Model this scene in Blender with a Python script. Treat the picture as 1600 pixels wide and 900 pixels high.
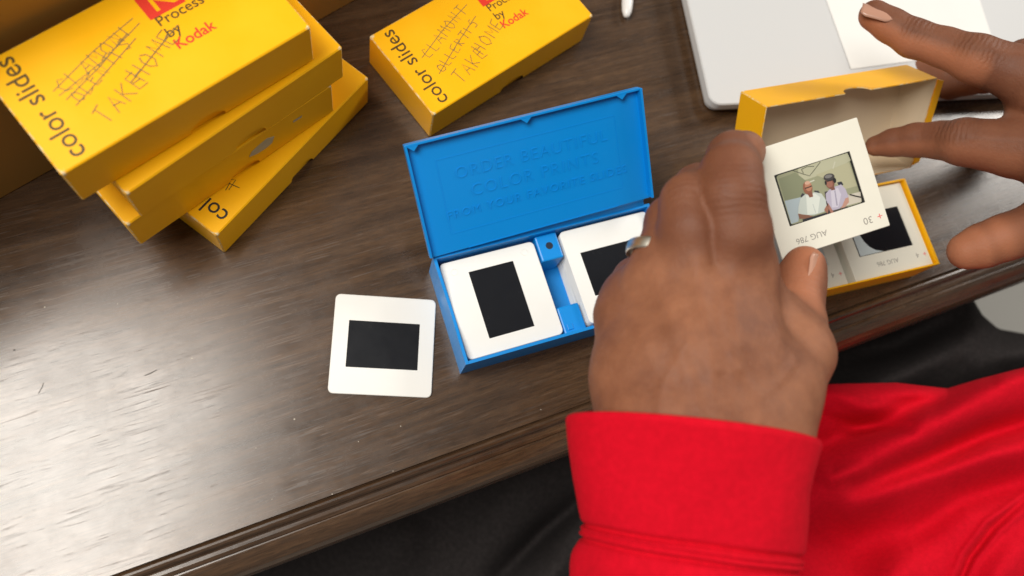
import bpy, bmesh, math, random
import numpy as np
from mathutils import Vector, Matrix

# ---------------------------------------------------------------- basics
S = 0.001                                    # everything below is written in millimetres
scene = bpy.context.scene
for o in list(bpy.data.objects): bpy.data.objects.remove(o)
COL = scene.collection
random.seed(4); RS = np.random.RandomState(7)

# ---------------------------------------------------------------- camera
CR = np.array([[0.98481537, 0.04994579, 0.16626517], [0.0, -0.9577212, 0.28769792], [0.17360498, -0.28332934, -0.94317856]])
CAMZ = 396.0; FPX = 1255.0
cd = bpy.data.cameras.new('camera'); cam = bpy.data.objects.new('camera', cd); COL.objects.link(cam)
rt, up, bk = CR @ [1, 0, 0], CR @ [0, -1, 0], CR @ [0, 0, -1]
cam.matrix_world = Matrix(((rt[0], up[0], bk[0], 0), (rt[1], up[1], bk[1], 0), (rt[2], up[2], bk[2], CAMZ*S), (0, 0, 0, 1)))
cd.sensor_width = 36; cd.lens = 36*FPX/1600; cd.clip_start = 0.01; cd.clip_end = 30
cd.dof.use_dof = True; cd.dof.focus_distance = 0.380; cd.dof.aperture_fstop = 5.8
scene.camera = cam
scene.render.resolution_x = 1024; scene.render.resolution_y = 576

def at(px, py, d):                           # a point d mm deep along the line of sight of a photo pixel
    return np.array([0, 0, CAMZ]) + (CR @ np.array([px-800, py-450, FPX]))/FPX*d

# ---------------------------------------------------------------- world and lamps (indoor ceiling light)
w = bpy.data.worlds.new('World'); scene.world = w; w.use_nodes = True
w.node_tree.nodes['Background'].inputs[0].default_value = (1.0, 0.95, 0.88, 1)
w.node_tree.nodes['Background'].inputs[1].default_value = 0.22
def panel(name, x0, x1, y0, y1, z, L, col, aim=None):
    a = bpy.data.lights.new(name, 'AREA'); a.shape = 'RECTANGLE'; a.size = (x1-x0)*S; a.size_y = (y1-y0)*S
    a.energy = L*math.pi*a.size*a.size_y; a.color = col
    o = bpy.data.objects.new(name, a); COL.objects.link(o); o.location = ((x0+x1)/2*S, (y0+y1)/2*S, z*S)
    if aim is not None:
        v = Vector(aim)*S - o.location; o.rotation_euler = v.to_track_quat('-Z', 'Y').to_euler()
    return o
panel('ceiling_panel_light', -1350, -350, -420, 450, 1600, 19.0, (1.0, 0.95, 0.87))
panel('ceiling_panel_light', 1640, 2900, 1090, 2500, 1600, 20.0, (1.0, 0.95, 0.88))
scene.view_settings.view_transform = 'Standard'; scene.view_settings.look = 'None'
scene.view_settings.exposure = -0.28; scene.view_settings.gamma = 1

# ---------------------------------------------------------------- materials
def lin(c):
    c = np.array(c, float)/255.0
    return tuple(np.where(c <= .04045, c/12.92, ((c+.055)/1.055)**2.4)) + (1,)
class M:
    def __init__(s, name, col=(.8, .8, .8, 1), rough=.5, **kw):
        s.m = bpy.data.materials.new(name); s.m.use_nodes = True; s.t = s.m.node_tree
        s.b = s.t.nodes['Principled BSDF']; s.b.inputs['Base Color'].default_value = col
        s.b.inputs['Roughness'].default_value = rough
        for k, v in kw.items(): s.b.inputs[k.replace('_', ' ')].default_value = v
    def n(s, typ, **kw):
        x = s.t.nodes.new(typ)
        for k, v in kw.items():
            if k in x.inputs: x.inputs[k].default_value = v
            else: setattr(x, k, v)
        return x
    def l(s, a, b): s.t.links.new(a, b)
    def coord(s, scale=(1, 1, 1), rot=(0, 0, 0), kind='Object'):
        c = s.n('ShaderNodeTexCoord'); mp = s.n('ShaderNodeMapping')
        mp.inputs['Scale'].default_value = scale; mp.inputs['Rotation'].default_value = rot
        s.l(c.outputs[kind], mp.inputs[0]); return mp.outputs[0]
    def noise(s, vec, scale, detail=4, rough=.55, dist=0):
        x = s.n('ShaderNodeTexNoise'); x.inputs['Scale'].default_value = scale; x.inputs['Detail'].default_value = detail
        x.inputs['Roughness'].default_value = rough; x.inputs['Distortion'].default_value = dist; s.l(vec, x.inputs['Vector']); return x.outputs[0]
    def ramp(s, fac, stops):
        r = s.n('ShaderNodeValToRGB'); e = r.color_ramp.elements
        while len(e) < len(stops): e.new(.5)
        for i, (p, c) in enumerate(stops): e[i].position = p; e[i].color = c if len(c) == 4 else (*c, 1)
        s.l(fac, r.inputs[0]); return r.outputs[0]
    def g(s, v): return (v, v, v, 1)
    def mix(s, fac, a, b, mode='MIX'):
        x = s.n('ShaderNodeMix', data_type='RGBA', blend_type=mode)
        if isinstance(fac, float): x.inputs[0].default_value = fac
        else: s.l(fac, x.inputs[0])
        for i, v in ((6, a), (7, b)):
            if isinstance(v, tuple): x.inputs[i].default_value = v
            else: s.l(v, x.inputs[i])
        return x.outputs[2]
    def bump(s, h, strength=.3, dist=.0003, prev=None):
        x = s.n('ShaderNodeBump'); x.inputs['Strength'].default_value = strength; x.inputs['Distance'].default_value = dist
        s.l(h, x.inputs['Height'])
        if prev is not None: s.l(prev, x.inputs['Normal'])
        s.l(x.outputs[0], s.b.inputs['Normal']); return x.outputs[0]
    def col(s, c): s.l(c, s.b.inputs['Base Color'])
    def rgh(s, c): s.l(c, s.b.inputs['Roughness'])

def speck(name, col, rough, sc=900, amt=.12, bump=.15, **kw):
    m = M(name, col, rough, **kw); v = m.coord()
    n = m.noise(v, sc, 3); n2 = m.noise(v, sc/14, 4)
    dark = tuple(c*(1-amt) for c in col[:3]) + (1,); lite = tuple(min(1, c*(1+amt)) for c in col[:3]) + (1,)
    m.col(m.mix(n2, dark, lite)); m.bump(n, bump, .0001)
    m.rgh(m.ramp(n2, [(.3, m.g(max(0, rough-.08))), (.7, m.g(min(1, rough+.1)))])); return m

# walnut desk laminate, grain along the table's long side (object x)
wd = M('walnut', rough=.3)
v1 = wd.coord((1, 1, 1)); vs = wd.coord((9, 190, 190)); vf = wd.coord((120, 1500, 1500)); vb = wd.coord((2.5, 16, 16))
ga = wd.noise(vs, 1.0, 5, .6, .6); gb = wd.noise(vf, 1.0, 3, .6); gc = wd.noise(vb, 1.0, 4, .6, 1.2)
c1 = wd.ramp(ga, [(.30, lin((46, 29, 16))), (.5, lin((74, 54, 38))), (.72, lin((104, 79, 56)))])
c2 = wd.ramp(gc, [(.3, lin((52, 39, 29))), (.7, lin((100, 72, 46)))])
c3 = wd.mix(.42, c1, c2)
fine = wd.ramp(gb, [(.35, (.45, .45, .45, 1)), (.6, (1.05, 1.05, 1.05, 1))])
wd.col(wd.mix(.75, c3, fine, 'MULTIPLY'))
smud = wd.noise(v1, 22, 5, .62, .4); scr = wd.noise(wd.coord((50, 700, 1), (0, 0, .5)), 1, 2)
r1 = wd.ramp(smud, [(.3, wd.g(.17)), (.7, wd.g(.26))])
def scratches(rot, sc, lo_):
    q_ = wd.noise(wd.coord((sc*.03, sc, 1), (0, 0, rot)), 1, 2, .5, .2); return wd.ramp(q_, [(lo_, wd.g(0)), (lo_+.03, wd.g(1)), (lo_+.06, wd.g(0))])
sA = wd.mix(1.0, wd.mix(1.0, scratches(.9, 420, .60), scratches(-.6, 500, .62), 'ADD'), wd.mix(1.0, scratches(1.9, 380, .61), scratches(.25, 600, .60), 'ADD'), 'ADD')
blot = wd.noise(v1, 60, 6, .75)
sA = wd.mix(1.0, sA, wd.ramp(blot, [(.45, wd.g(0)), (.6, wd.g(1))]), 'MULTIPLY')
r2 = wd.mix(.07, r1, wd.ramp(gb, [(.3, wd.g(.8)), (.6, wd.g(.2))]))
r2 = wd.mix(.3, r2, wd.ramp(blot, [(.35, wd.g(.42)), (.65, wd.g(.18))]))
wd.rgh(wd.mix(1.0, r2, wd.mix(1.0, sA, wd.g(.16), 'MULTIPLY'), 'ADD'))
wd.b.inputs['Specular IOR Level'].default_value = .8
wd.bump(gb, .10, .0001)
WALNUT = wd.m

def yellow_card(name):
    m = M(name, lin((250, 186, 4)), .38, Specular_IOR_Level=.35); v = m.coord(); n = m.noise(v, 35, 4); nf = m.noise(v, 1400, 2)
    m.col(m.mix(n, (.90, .425, .002, 1), (.96, .505, .003, 1))); m.bump(nf, .06, .0001)
    m.rgh(m.ramp(n, [(.3, m.g(.33)), (.7, m.g(.46))]))
    L_, W_, H_ = .112, .055, .0249; tot = None; wn = m.noise(v, 500, 4, .7)
    for c_, s_ in (((0, 0, H_), 1.0), ((L_, 0, H_), .8), ((0, W_, H_), 1.1), ((L_, W_, H_), .7), ((0, 0, H_-.008), .45), ((L_*.55, W_, H_), .4)):
        dn = m.n('ShaderNodeVectorMath', operation='DISTANCE'); m.l(v, dn.inputs[0]); dn.inputs[1].default_value = c_
        q_ = m.n('ShaderNodeMath', operation='DIVIDE'); m.l(dn.outputs['Value'], q_.inputs[0]); q_.inputs[1].default_value = .0052*s_
        ad_ = m.n('ShaderNodeMath', operation='ADD'); m.l(q_.outputs[0], ad_.inputs[0]); m.l(wn, ad_.inputs[1])
        k_ = m.ramp(ad_.outputs[0], [(.78, m.g(1)), (.98, m.g(0))]); tot = k_ if tot is None else m.mix(1.0, tot, k_, 'ADD')
    m.col(m.mix(tot, m.mix(n, (.90, .425, .002, 1), (.96, .505, .003, 1)), (.80, .66, .40, 1))); return m.m
YEL = yellow_card('yellow_card')
we = M('worn_card_edge', rough=.7); v = we.coord(); n = we.noise(v, 260, 4, .7)
we.col(we.ramp(n, [(.44, (.85, .42, .01, 1)), (.62, (.82, .70, .42, 1))])); WORN = we.m
CREAM = speck('cream_card', (.66, .55, .40, 1), .7, 500, .08).m
BLUE = speck('blue_plastic', (.001, .245, .70, 1), .36, 60, .05, .03, Specular_IOR_Level=.5).m
hole = M('hole_shade', (.002, .01, .03, 1), .6).m
WHITE = speck('white_card_mount', (.80, .78, .68, 1), .5, 700, .03, .08).m
WHITEP = speck('white_plastic_mount', (.82, .82, .79, 1), .4, 500, .02, .05).m
film = M('dark_film', (.009, .010, .013, 1), .22); film.b.inputs['Specular IOR Level'].default_value = .35
fv = film.coord(); film.rgh(film.ramp(film.noise(fv, 90, 5, .7), [(.3, film.g(.22)), (.8, film.g(.3))])); FILM = film.m
INK = M('black_ink', (.02, .017, .012, 1), .5).m
INKB = M('brown_black_ink', (.08, .045, .006, 1), .5).m
PENCIL = M('pencil_line', (.20, .14, .05, 1), .45).m
RED = M('red_ink', (.72, .035, .015, 1), .45).m
REDX = M('pink_red_ink', (.75, .12, .12, 1), .6).m
GREYINK = M('grey_ink', (.30, .28, .25, 1), .6).m
PAPER = speck('white_paper', (.82, .82, .80, 1), .6, 300, .02, .05).m
LAPT = speck('white_casing', (.58, .59, .60, 1), .6, 40, .03, .02).m
METAL = M('ring_metal', (.86, .82, .70, 1), .38, Metallic=1.0).m
KRAFT = speck('brown_card', (.36, .19, .035, 1), .6, 200, .12, .1).m
cp = M('carpet', rough=.95); cv = cp.coord(); cp.col(cp.mix(cp.noise(cv, 500, 3), (.20, .195, .18, 1), (.42, .41, .38, 1))); cp.bump(cp.noise(cv, 300, 3), .6, .002); CARPET = cp.m
def cloth(name, a, b, rough=.9, sheen=.25, bs=.5, sc=1500):
    m = M(name, a, rough); v = m.coord(); n = m.noise(v, 330, 6, .8); f = m.noise(v, sc, 3, .7)
    m.col(m.mix(m.ramp(n, [(.42, m.g(0)), (.60, m.g(1))]), a, b)); m.b.inputs['Sheen Weight'].default_value = sheen
    m.b.inputs['Sheen Roughness'].default_value = .5; m.b.inputs['Sheen Tint'].default_value = b; m.b.inputs['Specular IOR Level'].default_value = .15
    m.bump(f, bs, .0004); return m.m
REDCLOTH = cloth('red_fleece', (.58, .0015, .013, 1), (.66, .002, .016, 1), .9, .06)
BLACKCLOTH = cloth('black_trouser_cloth', (.022, .019, .019, 1), (.034, .029, .029, 1), .9, .12)

sk = M('brown_skin', rough=.5)
v = sk.coord(); at1 = sk.n('ShaderNodeAttribute'); at1.attribute_name = 'palmar'; at2 = sk.n('ShaderNodeAttribute'); at2.attribute_name = 'knuckle'
at3 = sk.n('ShaderNodeAttribute'); at3.attribute_name = 'along'
mott = sk.noise(v, 45, 5, .65); pore = sk.n('ShaderNodeTexVoronoi'); pore.inputs['Scale'].default_value = 1500; sk.l(v, pore.inputs['Vector'])
base = sk.mix(sk.ramp(mott, [(.35, sk.g(0)), (.68, sk.g(1))]), (.195, .073, .037, 1), (.33, .137, .070, 1))
at4 = sk.n('ShaderNodeAttribute'); at4.attribute_name = 'digit'
base = sk.mix(sk.ramp(at4.outputs['Fac'], [(0, sk.g(0)), (1, sk.g(.62))]), base, (.165, .060, .032, 1))
base = sk.mix(sk.ramp(at2.outputs['Fac'], [(.1, sk.g(0)), (.9, sk.g(.55))]), base, (.105, .045, .028, 1))
base = sk.mix(sk.ramp(at1.outputs['Fac'], [(.25, sk.g(0)), (.9, sk.g(.85))]), base, (.50, .19, .095, 1))
sk.col(base)
sk.b.inputs['Specular IOR Level'].default_value = .3
sk.b.inputs['Subsurface Weight'].default_value = .12; sk.b.inputs['Subsurface Radius'].default_value = (1, .4, .2); sk.b.inputs['Subsurface Scale'].default_value = .0025
# knuckle creases: waves across the joint, faded by the knuckle mask
nz = sk.noise(v, 220, 3); ad = sk.n('ShaderNodeMath', operation='MULTIPLY_ADD'); sk.l(nz, ad.inputs[0]); ad.inputs[1].default_value = 3.2; sk.l(at3.outputs['Fac'], ad.inputs[2])
mu = sk.n('ShaderNodeMath', operation='MULTIPLY'); sk.l(ad.outputs[0], mu.inputs[0]); mu.inputs[1].default_value = 2.6
sn = sk.n('ShaderNodeMath', operation='SINE'); sk.l(mu.outputs[0], sn.inputs[0])
ms = sk.n('ShaderNodeMath', operation='MULTIPLY'); sk.l(sn.outputs[0], ms.inputs[0]); sk.l(at2.outputs['Fac'], ms.inputs[1])
b1 = sk.bump(ms.outputs[0], .55, .0006)
b2 = sk.bump(sk.noise(v, 420, 4, .7), .5, .0005, b1)
pore.feature = 'DISTANCE_TO_EDGE'; pore.inputs['Scale'].default_value = 620
sk.bump(sk.ramp(pore.outputs['Distance'], [(0, sk.g(0)), (.18, sk.g(1))]), .22, .0002, b2)
sk.rgh(sk.ramp(mott, [(.3, sk.g(.52)), (.7, sk.g(.66))])); SKIN = sk.m
NAIL = M('fingernail', (.50, .27, .19, 1), .25).m

# ---------------------------------------------------------------- mesh helpers
def mesh(name, V, F, mats, mi=None, smooth=False):
    me = bpy.data.meshes.new(name); me.from_pydata([tuple(float(c)*S for c in v) for v in V], [], [tuple(f) for f in F])
    for m in (mats if isinstance(mats, (list, tuple)) else [mats]): me.materials.append(m)
    if mi is not None: me.polygons.foreach_set('material_index', mi)
    if smooth: me.polygons.foreach_set('use_smooth', [True]*len(F))
    me.update(); return me
def link(name, me, parent=None, mat=None):
    o = bpy.data.objects.new(name, me); COL.objects.link(o)
    if parent is not None: o.parent = parent
    if mat is not None: o.matrix_local = mat
    return o
def tag(o, label=None, cat=None, group=None, kind=None):
    for k, v in (('label', label), ('category', cat), ('group', group), ('kind', kind)):
        if v: o[k] = v
    return o
def frame(pos, R=None, rz=0):                # local mm frame -> matrix in metres
    if R is None: R = Matrix.Rotation(math.radians(rz), 3, 'Z')
    else: R = Matrix([list(map(float, r)) for r in R])
    m = R.to_4x4(); m.translation = Vector([float(c)*S for c in pos]); return m
def root(name, mat, label, cat, group=None):
    o = bpy.data.objects.new(name, None); COL.objects.link(o); o.matrix_world = mat; o.empty_display_size = .01
    return tag(o, label, cat, group)
class MB:
    def __init__(s): s.V = []; s.F = []; s.I = []
    def add(s, V, F, mi=0):
        n = len(s.V); s.V += [tuple(v) for v in V]; s.F += [tuple(i+n for i in f) for f in F]; s.I += [mi]*len(F)
    def box(s, x0, x1, y0, y1, z0, z1, b=0, mi=0):
        if b <= 0:
            V = [(x, y, z) for z in (z0, z1) for y in (y0, y1) for x in (x0, x1)]
            s.add(V, [(0, 2, 3, 1), (4, 5, 7, 6), (0, 1, 5, 4), (2, 6, 7, 3), (0, 4, 6, 2), (1, 3, 7, 5)], mi); return
        bm = bmesh.new(); bmesh.ops.create_cube(bm, size=1)
        for v in bm.verts: v.co = Vector(((x0+x1)/2+v.co.x*(x1-x0), (y0+y1)/2+v.co.y*(y1-y0), (z0+z1)/2+v.co.z*(z1-z0)))
        bmesh.ops.bevel(bm, geom=bm.edges[:], offset=b, segments=2, affect='EDGES', profile=.5)
        bm.verts.index_update(); s.add([v.co[:] for v in bm.verts], [[v.index for v in f.verts] for f in bm.faces], mi); bm.free()
    def prism(s, poly, z0, z1, mi=0, bev=0):
        n = len(poly)
        if bev > 0:
            cx = sum(p[0] for p in poly)/n; cy = sum(p[1] for p in poly)/n
            q = []
            for i in range(n):
                a = np.array(poly[i-1]); b = np.array(poly[i]); c = np.array(poly[(i+1) % n])
                e1 = (b-a)/max(1e-9, np.linalg.norm(b-a)); e2 = (c-b)/max(1e-9, np.linalg.norm(c-b)); nn = np.array([-(e1+e2)[1], (e1+e2)[0]]); nn /= np.linalg.norm(nn)
                q.append(tuple(b+nn*bev))
            V = [(x, y, z0) for x, y in poly]+[(x, y, z1-bev) for x, y in poly]+[(x, y, z1) for x, y in q]
            F = [tuple(range(n-1, -1, -1)), tuple(range(2*n, 3*n))]
            for k in (0, 1): F += [(k*n+i, k*n+(i+1) % n, (k+1)*n+(i+1) % n, (k+1)*n+i) for i in range(n)]
            s.add(V, F, mi); return
        V = [(x, y, z0) for x, y in poly]+[(x, y, z1) for x, y in poly]
        s.add(V, [tuple(range(n-1, -1, -1)), tuple(range(n, 2*n))]+[(i, (i+1) % n, n+(i+1) % n, n+i) for i in range(n)], mi)
    def stroke(s, pts, w, z, mi=0):          # flat pen stroke in the xy plane
        pts = [np.array(p, float) for p in pts]; V = []; F = []
        for i, p in enumerate(pts):
            d = pts[min(i+1, len(pts)-1)]-pts[max(i-1, 0)]; d = d/max(1e-9, np.linalg.norm(d)); nn = np.array([-d[1], d[0]])*w/2
            V += [(*(p+nn), z), (*(p-nn), z)]
            if i: F.append((2*i-2, 2*i-1, 2*i+1, 2*i))
        s.add(V, F, mi)
    def build(s, name, mats, parent=None, mat=None, smooth=False):
        return link(name, mesh(name, s.V, s.F, mats, s.I, smooth), parent, mat)
def rrect(x0, x1, y0, y1, r, n=5):
    P = []
    for cx, cy, a0 in ((x1-r, y0+r, -90), (x1-r, y1-r, 0), (x0+r, y1-r, 90), (x0+r, y0+r, 180)):
        for k in range(n+1):
            a = math.radians(a0+90*k/n); P.append((cx+r*math.cos(a), cy+r*math.sin(a)))
    return P
def text_mesh(txt, size, extrude=0, spacing=1.0, bold=0, sx=1.0):
    cu = bpy.data.curves.new('t', 'FONT'); cu.body = txt; cu.size = size; cu.extrude = extrude; cu.space_character = spacing
    cu.offset = bold; cu.resolution_u = 3
    ob = bpy.data.objects.new('t', cu); COL.objects.link(ob); me = ob.to_mesh()
    V = [(v.co.x*sx, v.co.y, v.co.z) for v in me.vertices]; F = [tuple(p.vertices) for p in me.polygons]
    ob.to_mesh_clear(); bpy.data.objects.remove(ob); bpy.data.curves.remove(cu); return V, F
def place_text(mb, txt, size, org, ang, z, centre=False, **kw):
    V, F = text_mesh(txt, size, **kw); a = math.radians(ang)
    if not V: return
    xs = [v[0] for v in V]; dx = (min(xs)+max(xs))/2 if centre else min(xs)
    mb.add([(org[0]+(v[0]-dx)*math.cos(a)-v[1]*math.sin(a), org[1]+(v[0]-dx)*math.sin(a)+v[1]*math.cos(a), z+v[2]) for v in V], F)
GL = {'T': [[(0, 1), (.8, 1)], [(.4, 1), (.38, 0)]], 'A': [[(0, 0), (.4, 1), (.75, 0)], [(.15, .4), (.65, .4)]], 'K': [[(0, 1), (.05, 0)], [(.6, 1), (.05, .5), (.65, 0)]],
      'E': [[(.6, 1), (0, .95), (0, .05), (.6, 0)], [(0, .5), (.5, .52)]], 'H': [[(0, 1), (0, 0)], [(.6, 1), (.6, 0)], [(0, .5), (.6, .5)]], 'O': [[(.3, 1), (.02, .7), (.05, .2), (.35, 0), (.65, .25), (.62, .75), (.3, 1)]],
      'M': [[(0, 0), (.08, 1), (.4, .4), (.7, 1), (.8, 0)]], 'C': [[(.6, .85), (.3, 1), (0, .6), (.1, .1), (.6, .1)]], 'L': [[(0, 1), (0, 0), (.55, .03)]], 'N': [[(0, 0), (.03, 1), (.55, 0), (.6, 1)]],
      'R': [[(0, 0), (0, 1), (.5, .85), (.45, .55), (0, .5), (.6, 0)]], 'I': [[(.1, 1), (.12, 0)]], 'S': [[(.6, .9), (.2, 1), (.1, .7), (.5, .4), (.45, .05), (0, .05)]], ' ': []}
def hand_text(mb, txt, size, org, ang, z, w=.35, mi=0, cross=0, seed=0):
    rr = random.Random(seed); a = math.radians(ang); x = 0
    T = lambda px, py: (org[0]+px*math.cos(a)-py*math.sin(a), org[1]+px*math.sin(a)+py*math.cos(a))
    for ch in txt:
        for st in GL[ch]:
            P = [T(x+(p[0]+rr.uniform(-.07, .07))*size*.8, (p[1]+rr.uniform(-.08, .08))*size) for p in st]
            mb.stroke(P, w, z, mi); z += .002
        x += size*.85 if ch != ' ' else size*.7
    for k in range(cross):
        y = size*(.15+.7*k/max(1, cross-1)) if cross > 1 else size*.5
        mb.stroke([T(-size*.4, y+rr.uniform(-1, 1)), T(x*.5, y+rr.uniform(-1, 1)), T(x+size*.3, y+rr.uniform(-1, 1))], w, z+.002*k, mi)

# ---------------------------------------------------------------- setting: floor and table
FL = -720
tag(link('floor', mesh('floor', [(-3000, -3000, FL), (3000, -3000, FL), (3000, 3000, FL), (-3000, 3000, FL)], [(0, 1, 2, 3)], CARPET)), kind='structure')
TA = 20.6
TO = np.array([114.7, 64.3, 0])
tab = root('table', frame(TO, rz=TA), 'dark walnut table with a moulded front edge and a scratched glossy top', 'table')
mb = MB(); X0, X1 = -700, 800
mb.box(X0, X1, 0, 800, -24, 0)
tt = mb.build('tabletop', WALNUT, tab)
prof = [(-.0, -2.2), (-.7, -1.9), (-1.1, -.7), (-1.8, -.1), (-2.8, .1), (-3.9, -.3), (-4.7, -1.4), (-5.0, -3.4), (-5.8, -4.0), (-7.4, -4.1), (-9.0, -4.6), (-9.4, -5.7), (-10.0, -5.7), (-10.6, -5.4), (-13, -6.2), (-16, -8.2), (-18.5, -11), (-20.2, -14.5), (-21.3, -19), (-21.5, -23), (-20.4, -25.5), (-17, -26.5), (0, -26.5)]
V = []; F = []; n = len(prof)
NS = 60
for i in range(NS+1):
    x = X0+(X1-X0)*i/NS
    V += [(x, y, z) for y, z in prof]
for i in range(NS):
    for k in range(n): F.append((i*n+k, i*n+(k+1) % n, (i+1)*n+(k+1) % n, (i+1)*n+k))
em = link('edge_moulding', mesh('edge_moulding', V, F, WALNUT), tab)
em.data.polygons.foreach_set('use_smooth', [False]*len(F))
mb = MB(); mb.box(X0+30, X1-30, 12, 30, -110, -24.5); mb.build('apron', WALNUT, tab)
for x in (X0+60, X1-60):
    for y in (60, 740): mb = MB(); mb.box(x-25, x+25, y-25, y+25, FL, -24.5); mb.build('leg', WALNUT, tab)
# tiny dents and scratches on the top
mb = MB(); sc = M('scratch', (.03, .022, .016, 1), .7).m
Mi = np.array(frame(TO, rz=TA).inverted())
def tl(px, py): # desk point in table coordinates (mm)
    d = CR @ np.array([px-800, py-450, FPX]); p = np.array([0, 0, CAMZ])-d*(CAMZ/d[2]); q = Mi[:3, :3] @ p + Mi[:3, 3]*1000; return (q[0], q[1])
mb.stroke([tl(226, 587), tl(236, 583), tl(245, 578)], .35, .05)
mb.stroke([tl(21, 547), tl(24, 547)], .8, .05)
mb.stroke([tl(60, 615), tl(66, 605), tl(68, 598)], .3, .05)
tag(mb.build('scratch_marks', sc, tab), kind='stuff')
mb = MB(); dl = M('dust', (.5, .45, .38, 1), .8).m
for (px, py) in [(184, 475), (614, 736), (519, 772), (845, 640), (425, 780), (626, 666), (460, 655), (300, 560), (70, 480), (400, 700), (330, 820), (560, 690)]:
    a, b = tl(px, py); r = random.uniform(.2, .45); mb.prism([(a+r*math.cos(t), b+r*math.sin(t)) for t in (0, 1.2, 2.3, 3.4, 4.6, 5.4)], .02, .02+r*.4)
tag(mb.build('dust_specks', dl, tab), kind='stuff')

# ---------------------------------------------------------------- yellow slide boxes
L, W, H = 112.0, 55.0, 24.9
def lid_mesh():
    b = .6; h = H-.8; V = []; F = []; I = []
    def q(*P, mi=0):
        n0 = len(V); V.extend(P); F.append(tuple(range(n0, n0+len(P)))); I.append(mi)
    zb = H-h; zt = H
    q((b, b, zt), (L-b, b, zt), (L-b, W-b, zt), (b, W-b, zt))
    def notch(x, sgn):                       # half-moon at the lower rim
        return [(x+sgn*8.5*math.cos(math.radians(t)), zb+6.0*math.sin(math.radians(t))) for t in range(0, 181, 20)]
    na = notch(L*.52, -1); nb = notch(L*.52, 1)
    q((b, 0, zb), *[(x, 0, z) for x, z in na], (L-b, 0, zb), (L-b, 0, zt-b), (b, 0, zt-b))
    q((L-b, W, zb), *[(x, W, z) for x, z in nb], (b, W, zb), (b, W, zt-b), (L-b, W, zt-b))
    q((0, W-b, zb), (0, b, zb), (0, b, zt-b), (0, W-b, zt-b)); q((L, b, zb), (L, W-b, zb), (L, W-b, zt-b), (L, b, zt-b))
    q((b, 0, zt-b), (L-b, 0, zt-b), (L-b, b, zt), (b, b, zt), mi=0); q((L-b, W, zt-b), (b, W, zt-b), (b, W-b, zt), (L-b, W-b, zt), mi=1)
    q((0, W-b, zt-b), (0, b, zt-b), (b, b, zt), (b, W-b, zt), mi=1); q((L, b, zt-b), (L, W-b, zt-b), (L-b, W-b, zt), (L-b, b, zt), mi=1)
    for x, y, sx, sy in ((0, 0, 1, 1), (L, 0, -1, 1), (L, W, -1, -1), (0, W, 1, -1)):
        P = [(x, y+sy*b, zb), (x+sx*b, y, zb), (x+sx*b, y, zt-b), (x, y+sy*b, zt-b)]
        if sx*sy < 0: P = P[::-1]
        q(*P, mi=1); T = [(x+sx*b, y, zt-b), (x+sx*b, y+sy*b, zt), (x, y+sy*b, zt-b)]; q(*(T if sx*sy > 0 else T[::-1]), mi=1)
    me = mesh('lid', V, F, [YEL, WORN, CREAM, CREAM], I)
    bm = bmesh.new(); bm.from_mesh(me); bmesh.ops.remove_doubles(bm, verts=bm.verts, dist=1e-6); bm.to_mesh(me); bm.free(); return me
LIDM = lid_mesh()
def tray_mesh(inner):
    t = .9; c = 1.5; mb = MB(); x0, x1, y0, y1 = c, L-c, c, W-c; z1 = H-1.6
    mb.box(x0, x1, y0, y1, 0, t); mb.box(x0, x1, y0, y0+t, t, z1); mb.box(x0, x1, y1-t, y1, t, z1)
    mb.box(x0, x0+t, y0+t, y1-t, t, z1); mb.box(x1-t, x1, y0+t, y1-t, t, z1)
    return mesh('tray', mb.V, mb.F, inner, mb.I)
TRAYM = tray_mesh(YEL)
def add_lid(parent, mat=None):
    o = link('lid', LIDM, parent, mat); md = o.modifiers.new('wall', 'SOLIDIFY'); md.thickness = .7*S; md.offset = -1; md.material_offset = 2; md.material_offset_rim = 1
    return o
def face_print(parent, words, dark=INKB, lead=PENCIL, zt=H, logo=True, seed=0, tilt=8, heavy=False):
    mb = MB(); tv, _ = text_mesh('color slides', 11.6, bold=.05); wdt = max(v[0] for v in tv)-min(v[0] for v in tv)
    place_text(mb, 'color slides', 11.6, (12.6, 2.8), 90, zt+.05, bold=.05, sx=49.5/wdt); mb.build('lettering', dark, parent)
    if logo:
        cx, cy = 65.5, 39
        mb = MB(); mb.prism([(cx-3, cy-2), (cx+13, cy-2), (cx+13, cy+12), (cx-3, cy+12)], zt+.03, zt+.06)
        lg = mb.build('printed_emblem', RED, parent)
        mb = MB(); mb.prism([(cx+1.2, cy), (cx+2.8, cy), (cx+2.8, cy+10), (cx+1.2, cy+10)], zt+.07, zt+.1)
        mb.prism([(cx+3.2, cy+5), (cx+9, cy), (cx+12, cy), (cx+5.5, cy+5), (cx+12, cy+10), (cx+9, cy+10)], zt+.07, zt+.1); mb.build('letter', YEL, lg)
        mb = MB(); place_text(mb, 'Process', 6.7, (64, 32.6), 0, zt+.05, bold=.06); place_text(mb, 'by', 6.7, (64, 26.4), 0, zt+.05, bold=.06); mb.build('lettering', dark, parent)
        mb = MB(); place_text(mb, 'Kodak', 6.7, (64, 20.2), 0, zt+.05, bold=.1); mb.build('lettering', RED, parent)
    mb = MB()
    for i, (t, sz, o, ang, cr) in enumerate(words): hand_text(mb, t, sz, o, ang, zt+.04+.06*i, .38, 0, cr, seed+i)
    if mb.V: mb.build('handwriting', lead, parent)
Wd = [('CLAMONT', 6.4, (19, 27), 20, 1), ('OLLERTIS', 5.6, (20, 16.5), 22, 1), ('TAKE', 7.5, (24, 6), 16, 0), ('HOME', 7.2, (44, 14), 20, 0)]
Wa = [('CLAMONI', 6.4, (20, 27), 14, 2), ('OLENTIS', 5.4, (22, 21), 20, 2), ('TAKE', 7.5, (24, 8), 16, 0), ('HOME', 7.5, (45, 16), 22, 1)]
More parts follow.
